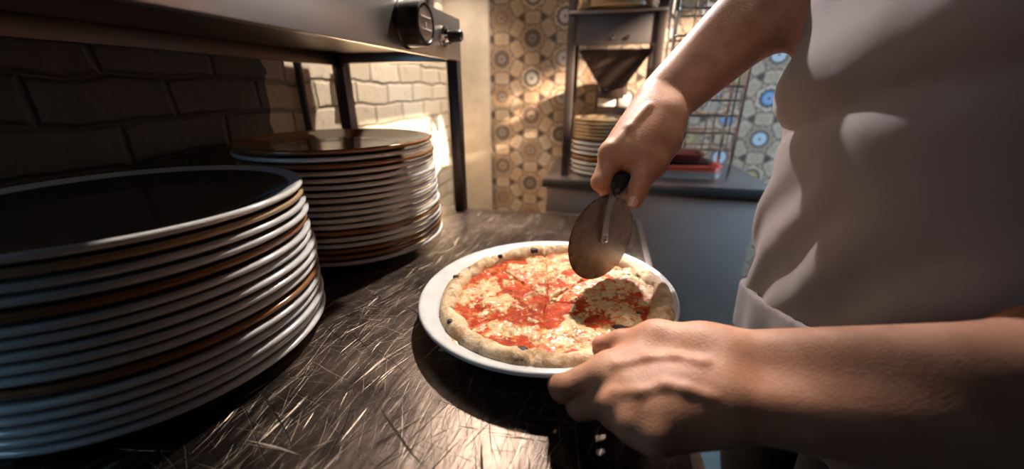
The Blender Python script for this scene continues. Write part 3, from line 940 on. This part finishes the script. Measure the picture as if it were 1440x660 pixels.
hand += [Cap(Q_(935, 160, .492), Q_(930, 200, .478), .0235, .0215, .014), Cap(Q_(930, 200, .478), Q_(918, 230, .466), .0205, .0155, .014),
         Cap(Q_(905, 205, .476), Q_(880, 222, .470), .019, .0145, .014)]
hand += [Cap(Q_(938, 168, .482), Q_(905, 222, .464), .0205, .0160, .020), Cap(Q_(925, 168, .483), Q_(886, 214, .468), .0215, .0165, .020), Cap(Q_(915, 150, .497), Q_(872, 210, .472), .021, .0150, .016)]
vl = surf_line([(863, 206), (885, 180), (912, 150)], .0026, .008, .0001)
vl += surf_line([(856, 214), (858, 216)], .0100, .010, .0012)
hand += vl
fing.append((chain([Ri_, Q_(845, 256, .462), Q_(857, 272, .482), Q_(880, 268, .496)], [.0142, .0116, .0100, .0085], .005), .008))
fing.append((chain([Rm_, Q_(858, 243, .500), Q_(882, 262, .515), Q_(900, 250, .512)], [.0138, .0112, .0098, .0085], .005), .008))
fing.append((chain([Rr_, Q_(880, 232, .522), Q_(905, 246, .528), Q_(922, 232, .516)], [.0130, .0106, .0094, .0082], .005), .008))
fing.append((chain([Rp_, Q_(900, 222, .534), Q_(925, 230, .534), Q_(938, 222, .518)], [.0118, .0094, .0084, .0074], .005), .008))
RtM, RtI, RtT = Q_(918, 230, .464), Q_(899, 261, .452), Q_(892, 283, .450)
fing.append((chain([RtM, RtI, RtT], [.0132, .0112, .0094], .007), .016))
# torso, neck and head
tx, ty_ = .352, .505
for yy, rr0 in ((ty_-.095, .105), (ty_, .112), (ty_+.095, .105)):
    hand.append(Cap((tx+.034, yy, .84), (tx+.008, yy, 1.28), rr0, rr0+.006, .07))
hand += [Cap((.39, ty_-.17, 1.36), (.39, ty_+.17, 1.36), .062, .062, .07), Cap((.37, ty_, 1.26), (.385, ty_, 1.38), .10, .07, .06),
         Cap((.38, ty_, 1.38), (.345, ty_, 1.53), .058, .055, .03),
         Ell((.315, ty_, 1.640), (.098, .078, .118), None, .03), Ell((.262, ty_, 1.585), (.050, .055, .055), None, .03),
         Cap((.222, ty_, 1.645), (.203, ty_, 1.612), .010, .015, .012), Ell((.218, ty_, 1.578), (.012, .026, .009), None, .008),
         Ell((.33, ty_-.079, 1.63), (.018, .010, .032), None, .006), Ell((.33, ty_+.079, 1.63), (.018, .010, .032), None, .006),
         Cap((.227, ty_-.035, 1.672), (.227, ty_+.035, 1.672), .012, .012, .015)]
def body_sdf(p, c, rad):
    base = eval_prims(hand, p, c, rad)
    out = base
    for prims, kk in fing:
        f = eval_prims(prims, p, c, rad)
        if f is None: continue
        f = smin(base, f, kk) if base is not None else f
        out = f if out is None else np.minimum(out, f)
    return out
FEET = np.array([.33, .50, 0])
cook = empty('person', FEET, 'cook in a pale apron cutting the pizza and holding its plate', 'person')
v_, q_ = isosurface(body_sdf, (-.05, .09, .88), (.56, .80, 1.78), .0022)
body = kid(from_pydata('body', v_, q_, M['skin'], cook))
# thumb nail of the right hand
tn = (C0-RtT)/np.linalg.norm(C0-RtT); along = (RtT-RtI)/np.linalg.norm(RtT-RtI)
side = np.cross(along, tn); side /= np.linalg.norm(side); tn = np.cross(side, along)
bm = bmesh.new()
NC = RtT+tn*.0062+along*.0035+side*.001
rows = []
for i in range(9):
    a = -1+i/4
    rows.append([bm.verts.new(Vector(NC+along*(.0068*a)*(1-.12*(b_/4-1)**2)+side*(.0056*(b_/4-1)*(1-.18*max(0, a)**2-.1*max(0, -a)**3))+tn*(.0042*(1-.55*(b_/4-1)**2)+.0004*a))) for b_ in range(9)])
for i in range(8):
    for k in range(8): bm.faces.new((rows[i][k], rows[i][k+1], rows[i+1][k+1], rows[i+1][k]))
r_ = bmesh.ops.solidify(bm, geom=bm.faces[:], thickness=.0008)
kid(bm_obj('thumbnail', bm, M['nail'], cook, True, 60))
# clothes
torso_c = [Cap((tx+.036, yy, .80), (tx+.008, yy, 1.28), rr0, rr0+.006, .07) for yy, rr0 in ((ty_-.095, .105), (ty_, .112), (ty_+.095, .105))]
torso_c += [Cap((.39, ty_-.17, 1.36), (.39, ty_+.17, 1.36), .062, .062, .07), Cap((.37, ty_, 1.26), (.385, ty_, 1.38), .10, .07, .06)]
def lerp(a, b, t): return a+(b-a)*t
sleeves = [Cap(sh_l, lerp(sh_l, elbow_l, .55), .060, .058, .03), Cap(sh_r, lerp(sh_r, elbow_r, .86), .060, .060, .03)]
def shirt_sdf(p, c, rad):
    d = eval_prims(torso_c+sleeves, p, c, rad)
    if d is None: return None
    d = d-.006-.004*(fbm(p, 14, 3, 3)-.5)
    return np.maximum(d, np.maximum(p[:, 2]-1.47, .86-p[:, 2]))
v_, q_ = isosurface(shirt_sdf, (.15, .08, .84), (.56, .82, 1.50), .006)
kid(from_pydata('shirt', v_, q_, M['shirt'], cook))
def apron_sdf(p, c, rad):
    d = eval_prims(torso_c, p, c, rad)
    if d is None: return None
    x, y, z = p[:, 0], p[:, 1], p[:, 2]
    w = .006*np.sin((z*26+y*10+2*fbm(p, 5, 2, 9)*4))*np.clip((z-.98)/.2, 0, 1) + .010*(fbm(p*np.array([1, 1, .6]), 9, 3, 12)-.5)+.005*(1+np.sin((y*1.1+z*.8-x*.5)*55+5*fbm(p, 6, 2, 5)))*np.clip((1.12-z)/.1, 0, 1)
    # a deep crease under the chest and a soft bulge above it
    zz = z-1.155+.25*(y-.50)
    w = w-.012*np.exp(-((zz)/.020)**2)+.010*np.exp(-((zz-.055)/.035)**2)
    d = d-.015-np.maximum(w, -.006)
    d = np.maximum(d, -(d+.012))                                   # a shell of cloth
    cut = np.maximum(x-.395, np.maximum(.80-z, z-1.43))
    return np.maximum(d, cut)
torso_long = torso_c
def skirt_sdf(p, c, rad):
    pr = [Cap((tx+.05, yy, .60), (tx+.040, yy, .90), .088, .108, .07) for yy in (ty_-.095, ty_, ty_+.095)]
    d = eval_prims(pr+torso_c, p, c, rad)
    if d is None: return None
    x, y, z = p[:, 0], p[:, 1], p[:, 2]
    d = d-.016-.005*np.sin(y*60+2*fbm(p, 6, 2, 4))*np.clip((.95-z)/.2, 0, 1)
    d = np.maximum(d, -(d+.010))
    return np.maximum(d, np.maximum(x-.395, np.maximum(.80-z, z-.915+.25*(y-.5))))
v_, q_ = isosurface(apron_sdf, (.16, .22, .80), (.42, .78, 1.46), .004)
apron = kid(from_pydata('apron', v_, q_, M['apron'], cook))
v_, q_ = isosurface(skirt_sdf, (.16, .22, .58), (.42, .78, 1.0), .005)
kid(from_pydata('apron_skirt', v_, q_, M['apron'], cook))
def legs_sdf(p, c, rad):
    pr = [Cap((.375, ty_-.10, .88), (.37, ty_-.11, .50), .098, .075, .03), Cap((.37, ty_-.11, .50), (.39, ty_-.12, .09), .075, .058, .03),
          Cap((.375, ty_+.10, .88), (.37, ty_+.11, .50), .098, .075, .03), Cap((.37, ty_+.11, .50), (.39, ty_+.12, .09), .075, .058, .03)]
    d = eval_prims(pr, p, c, rad)
    if d is None: return None
    return np.maximum(d-.006*(fbm(p, 12, 3, 6)-.3), np.maximum(.05-p[:, 2], p[:, 2]-.90))
v_, q_ = isosurface(legs_sdf, (.22, .22, .03), (.52, .78, .93), .008)
kid(from_pydata('trousers', v_, q_, M['trousers'], cook))
for s_ in (-1, 1):
    yy = ty_+.12*s_
    v_, q_ = isosurface(lambda p, c, rad: np.maximum(eval_prims([Cap((.415, yy, .055), (.39, yy, .10), .048, .048, .03), Cap((.39, yy, .045), (.25, yy-.01, .035), .045, .036, .03)], p, c, 9), .002-p[:, 2]), (.19, yy-.08, -.004), (.50, yy+.08, .16), .005)
    kid(from_pydata('shoe', v_, q_, M['blackmat'], cook))
def hair_sdf(p, c, rad):
    d = np.maximum(Ell((.322, ty_, 1.652), (.104, .086, .120)).d(p), -(p[:, 2]-1.60+.9*(.33-p[:, 0])*-1-.0))
    return np.maximum(d-.004*(fbm(p, 60, 2, 3)-.5), np.maximum(.27-p[:, 0]-.9*(p[:, 2]-1.69), 1.59-p[:, 2]))
v_, q_ = isosurface(hair_sdf, (.20, .38, 1.56), (.46, .62, 1.80), .005)
kid(from_pydata('hair', v_, q_, plain('dark_hair', (.02, .014, .010), .6, 0, .3, 200, .001), cook))

# ------------------------------------------------------------------ far steel cabinet
cab = empty('steel_cabinet', (.14, 1.45, 0), 'dark steel cabinet below the tiled wall carrying the rack', 'cabinet')
CX0, CX1, CY0 = -.188, .525, 1.245
bm = bmesh.new(); add_box(bm, (CX0, CY0, CT-.032), (CX1, BY-.004, CT), .003, 2)
kid(bm_obj('cabinet_top', bm, M['cabtop'], cab))
bm = bmesh.new(); add_box(bm, (CX0+.010, CY0+.025, .08), (CX1-.03, BY-.01, CT-.030), .002)
kid(bm_obj('body', bm, M['cabinet'], cab))
bm = bmesh.new(); add_box(bm, (CX0+.012, CY0+.012, CT-.115), (.040, CY0+.028, CT-.038), .004)
dr = kid(bm_obj('drawer', bm, M['cabinet'], cab))
bm = bmesh.new(); add_box(bm, (.050, CY0+.012, .12), (CX1-.032, CY0+.028, CT-.042), .004)
kid(bm_obj('door', bm, M['cabinet'], cab))
bm = bmesh.new(); add_box(bm, (CX0+.012, CY0+.012, .12), (.040, CY0+.028, CT-.122), .004)
kid(bm_obj('door', bm, M['cabinet'], cab))
for lx in (CX0+.04, CX1-.06):
    for ly in (CY0+.06, BY-.06):
        bm = bmesh.new(); add_tube(bm, [(lx, ly, 0), (lx, ly, .085)], .016, 14)
        kid(bm_obj('foot', bm, M['darkmetal'], cab))

# ------------------------------------------------------------------ rack on the cabinet
RX0, RX1, RY0, RY1 = -.118, .142, 1.305, 1.480
rk = empty('steel_rack', ((RX0+RX1)/2, (RY0+RY1)/2, CT), 'dark steel rack standing on the cabinet with plates inside', 'rack')
def sheared(x, z): return x - .0*(z-CT)
for px_ in (RX0, RX1):
    for py_ in (RY0, RY1):
        bm = bmesh.new(); add_box(bm, (px_-.0125, py_-.0125, CT), (px_+.0125, py_+.0125, 1.62), .002)
        kid(bm_obj('post', bm, M['post'], rk))
bm = bmesh.new(); add_box(bm, (RX0+.0125, RY0-.008, 1.308), (RX1-.0125, RY0+.006, 1.392), .002)
bmo = kid(bm_obj('beam', bm, M['rackbeam'], rk))
for bx in (-.012, .033):
    bm = bmesh.new(); add_lathe(bm, [(0, 0), (.0065, 0), (.006, .003), (.003, .0045), (0, .0048)], 16, frame_to((0, -1, 0), (bx+.018, RY0-.008, 1.326)))
    bm_obj('bolt', bm, M['chrome'], bmo)
bm = bmesh.new(); add_box(bm, (RX0-.010, RY0-.014, 1.392), (RX1+.010, RY1+.012, 1.400), .002)
kid(bm_obj('shelf_board', bm, M['panel'], rk))
def small_plates(codes, x, y, z, pitch, R, where, group):
    stack(codes, x, y, x, y, z, pitch, where, group, .002, R=R)
small_plates('tttttt', .012, 1.395, 1.4005, .0075, .122, 'the stack on the upper rack shelf', 'plates on the upper rack shelf')
# white plates below, tan plates above, on the cabinet top inside the rack
lower = 'wwwbwww'
for i, c in enumerate(lower):
    k = len(lower)-1-i
    nm = ['topmost', 'second', 'third', 'fourth', 'fifth', 'sixth', 'lowest'][i]
    place_plate(c, .116, .0165, (.012+random.uniform(-.002, .002), 1.395, CT+k*.0165), 0, f'{CN[c]} plate, {nm} of the pale pile on the cabinet inside the rack', 'plates inside the rack')
TB = CT+len(lower)*.0165+.002
for i in range(6):
    k = 5-i
    place_plate('t', .114, .0165, (.012+random.uniform(-.002, .002), 1.395, TB+k*.0115), 0, f'tan glazed plate, {ORD[i] if i else "topmost"} from the top in the tan pile inside the rack' if i else 'tan glazed plate, topmost in the tan pile inside the rack', 'plates inside the rack')

# hopper machine behind the plates
hp = empty('hopper_machine', (.012, 1.60, CT), 'dark machine with a funnel hopper behind the rack plates', 'kitchen machine')
def frustum(z0, z1, w0, w1, d0, d1, cx, cy):
    bm = bmesh.new()
    A = [bm.verts.new((cx+sx*w0, cy+sy*d0, z0)) for sx, sy in ((-1, -1), (1, -1), (1, 1), (-1, 1))]
    B = [bm.verts.new((cx+sx*w1, cy+sy*d1, z1)) for sx, sy in ((-1, -1), (1, -1), (1, 1), (-1, 1))]
    bm.faces.new(A[::-1]); bm.faces.new(B)
    for i in range(4): bm.faces.new((A[i], A[(i+1) % 4], B[(i+1) % 4], B[i]))
    bmesh.ops.bevel(bm, geom=bm.edges[:], offset=.003, segments=2, affect='EDGES')
    return bm
hcx, hcy = .018, 1.475
kid(bm_obj('hopper', frustum(1.185, 1.300, .040, .118, .035, .065, hcx, hcy), M['smoke'], hp))
kid(bm_obj('hopper_lid', frustum(1.298, 1.306, .120, .116, .067, .064, hcx, hcy), M['darkmetal'], hp))
bm = bmesh.new(); add_box(bm, (hcx-.056, 1.600, CT), (hcx+.062, BY-.012, 1.225), .008); add_box(bm, (hcx-.044, 1.445, 1.150), (hcx+.044, 1.61, 1.19), .006)
kid(bm_obj('body', bm, M['smoke'], hp))
bm = bmesh.new(); add_box(bm, (hcx-.046, 1.594, 1.118), (hcx+.020, 1.602, 1.152), .003)
kid(bm_obj('label_panel', bm, M['cream'], hp))
bm = bmesh.new(); add_box(bm, (hcx+.030, 1.594, 1.116), (hcx+.075, 1.602, 1.158), .003)
kid(bm_obj('label_panel', bm, M['cream'], hp))
bm = bmesh.new(); add_lathe(bm, [(0, 0), (.010, 0), (.0095, .012), (0, .014)], 20, frame_to((0, -1, 0), (hcx+.032, 1.600, 1.082)))
kid(bm_obj('knob', bm, M['chrome'], hp))
bm = bmesh.new(); add_box(bm, (hcx-.020, 1.582, 1.050), (hcx+.022, 1.602, 1.090), .004)
kid(bm_obj('front_plate', bm, M['rackbeam'], hp))

# wire rack with trays to the right
gr = empty('wire_rack', (.30, 1.44, CT), 'shiny wire rack on the cabinet right of the dark rack', 'wire rack')
GX0, GX1, GY0, GY1 = .185, .408, 1.335, 1.470
for px_ in (GX0, GX1):
    for py_ in (GY0, GY1):
        bm = bmesh.new(); add_tube(bm, [(px_, py_, CT), (px_, py_, 1.62)], .0052, 10)
        kid(bm_obj('upright', bm, M['chrome'], gr))
for zz in (1.000, 1.052, 1.104, 1.150, 1.190, 1.26, 1.33, 1.40, 1.47, 1.56):
    bm = bmesh.new()
    for yy in (GY0, GY1): add_tube(bm, [(GX0, yy, zz), (GX1, yy, zz)], .0036, 8)
    for xx in (GX0, GX1): add_tube(bm, [(xx, GY0, zz), (xx, GY1, zz)], .0034, 8)
    for k in range(1, 8):
        xx = GX0+(GX1-GX0)*k/8; add_tube(bm, [(xx, GY0, zz+.001), (xx, GY1, zz+.001)], .0014, 6)
    kid(bm_obj('wire_shelf', bm, M['chrome'], gr))
for k, xx in enumerate((.235, .262, .315, .338, .385)):
    bm = bmesh.new(); add_tube(bm, [(xx, GY0+.002, 1.0), (xx, GY0+.002, 1.56)], .0028, 8)
    kid(bm_obj('rod', bm, M['chrome'], gr))

def tray(name, x0, x1, y0, y1, z, h, mat, label, cat, wall=.003, flare=.008):
    bm = bmesh.new()
    def ring(o, zz, r=.022, n=5):
        pts = []
        for cx, cy, a0 in ((x1-r, y1-r, 0), (x0+r, y1-r, 90), (x0+r, y0+r, 180), (x1-r, y0+r, 270)):
            for k in range(n+1):
                a = math.radians(a0+90*k/n); pts.append(bm.verts.new((cx+(r+o)*math.cos(a), cy+(r+o)*math.sin(a), zz)))
        return pts
    rs = [ring(-flare, z), ring(0, z+h-.003), ring(.006, z+h-.002), ring(.006, z+h), ring(-wall, z+h), ring(-flare-wall, z+wall)]
    for a, b in zip(rs, rs[1:]):
        for i in range(len(a)): bm.faces.new((a[i], a[(i+1) % len(a)], b[(i+1) % len(b)], b[i]))
    bm.faces.new(rs[0][::-1]); bm.faces.new(rs[-1])
    return tag(bm_obj(name, bm, mat), label, cat)
tray('clear_tray', .170+.03, .398, 1.352, 1.465, CT, .021, M['clear'], 'clear plastic tray lowest under the red tray in the wire rack', 'tray')
tray('red_tray', .210, .395, 1.356, 1.465, CT+.0215, .020, M['red'], 'bright red tray resting on the clear tray', 'tray')
tray('black_tray', .210, .365, 1.360, 1.46, CT+.042, .012, M['black'], 'flat black tray between the two red trays', 'tray')
tray('dark_red_tray', .205, .340, 1.362, 1.458, CT+.0545, .024, M['darkred'], 'dark red tray topmost in the wire rack pile', 'tray')
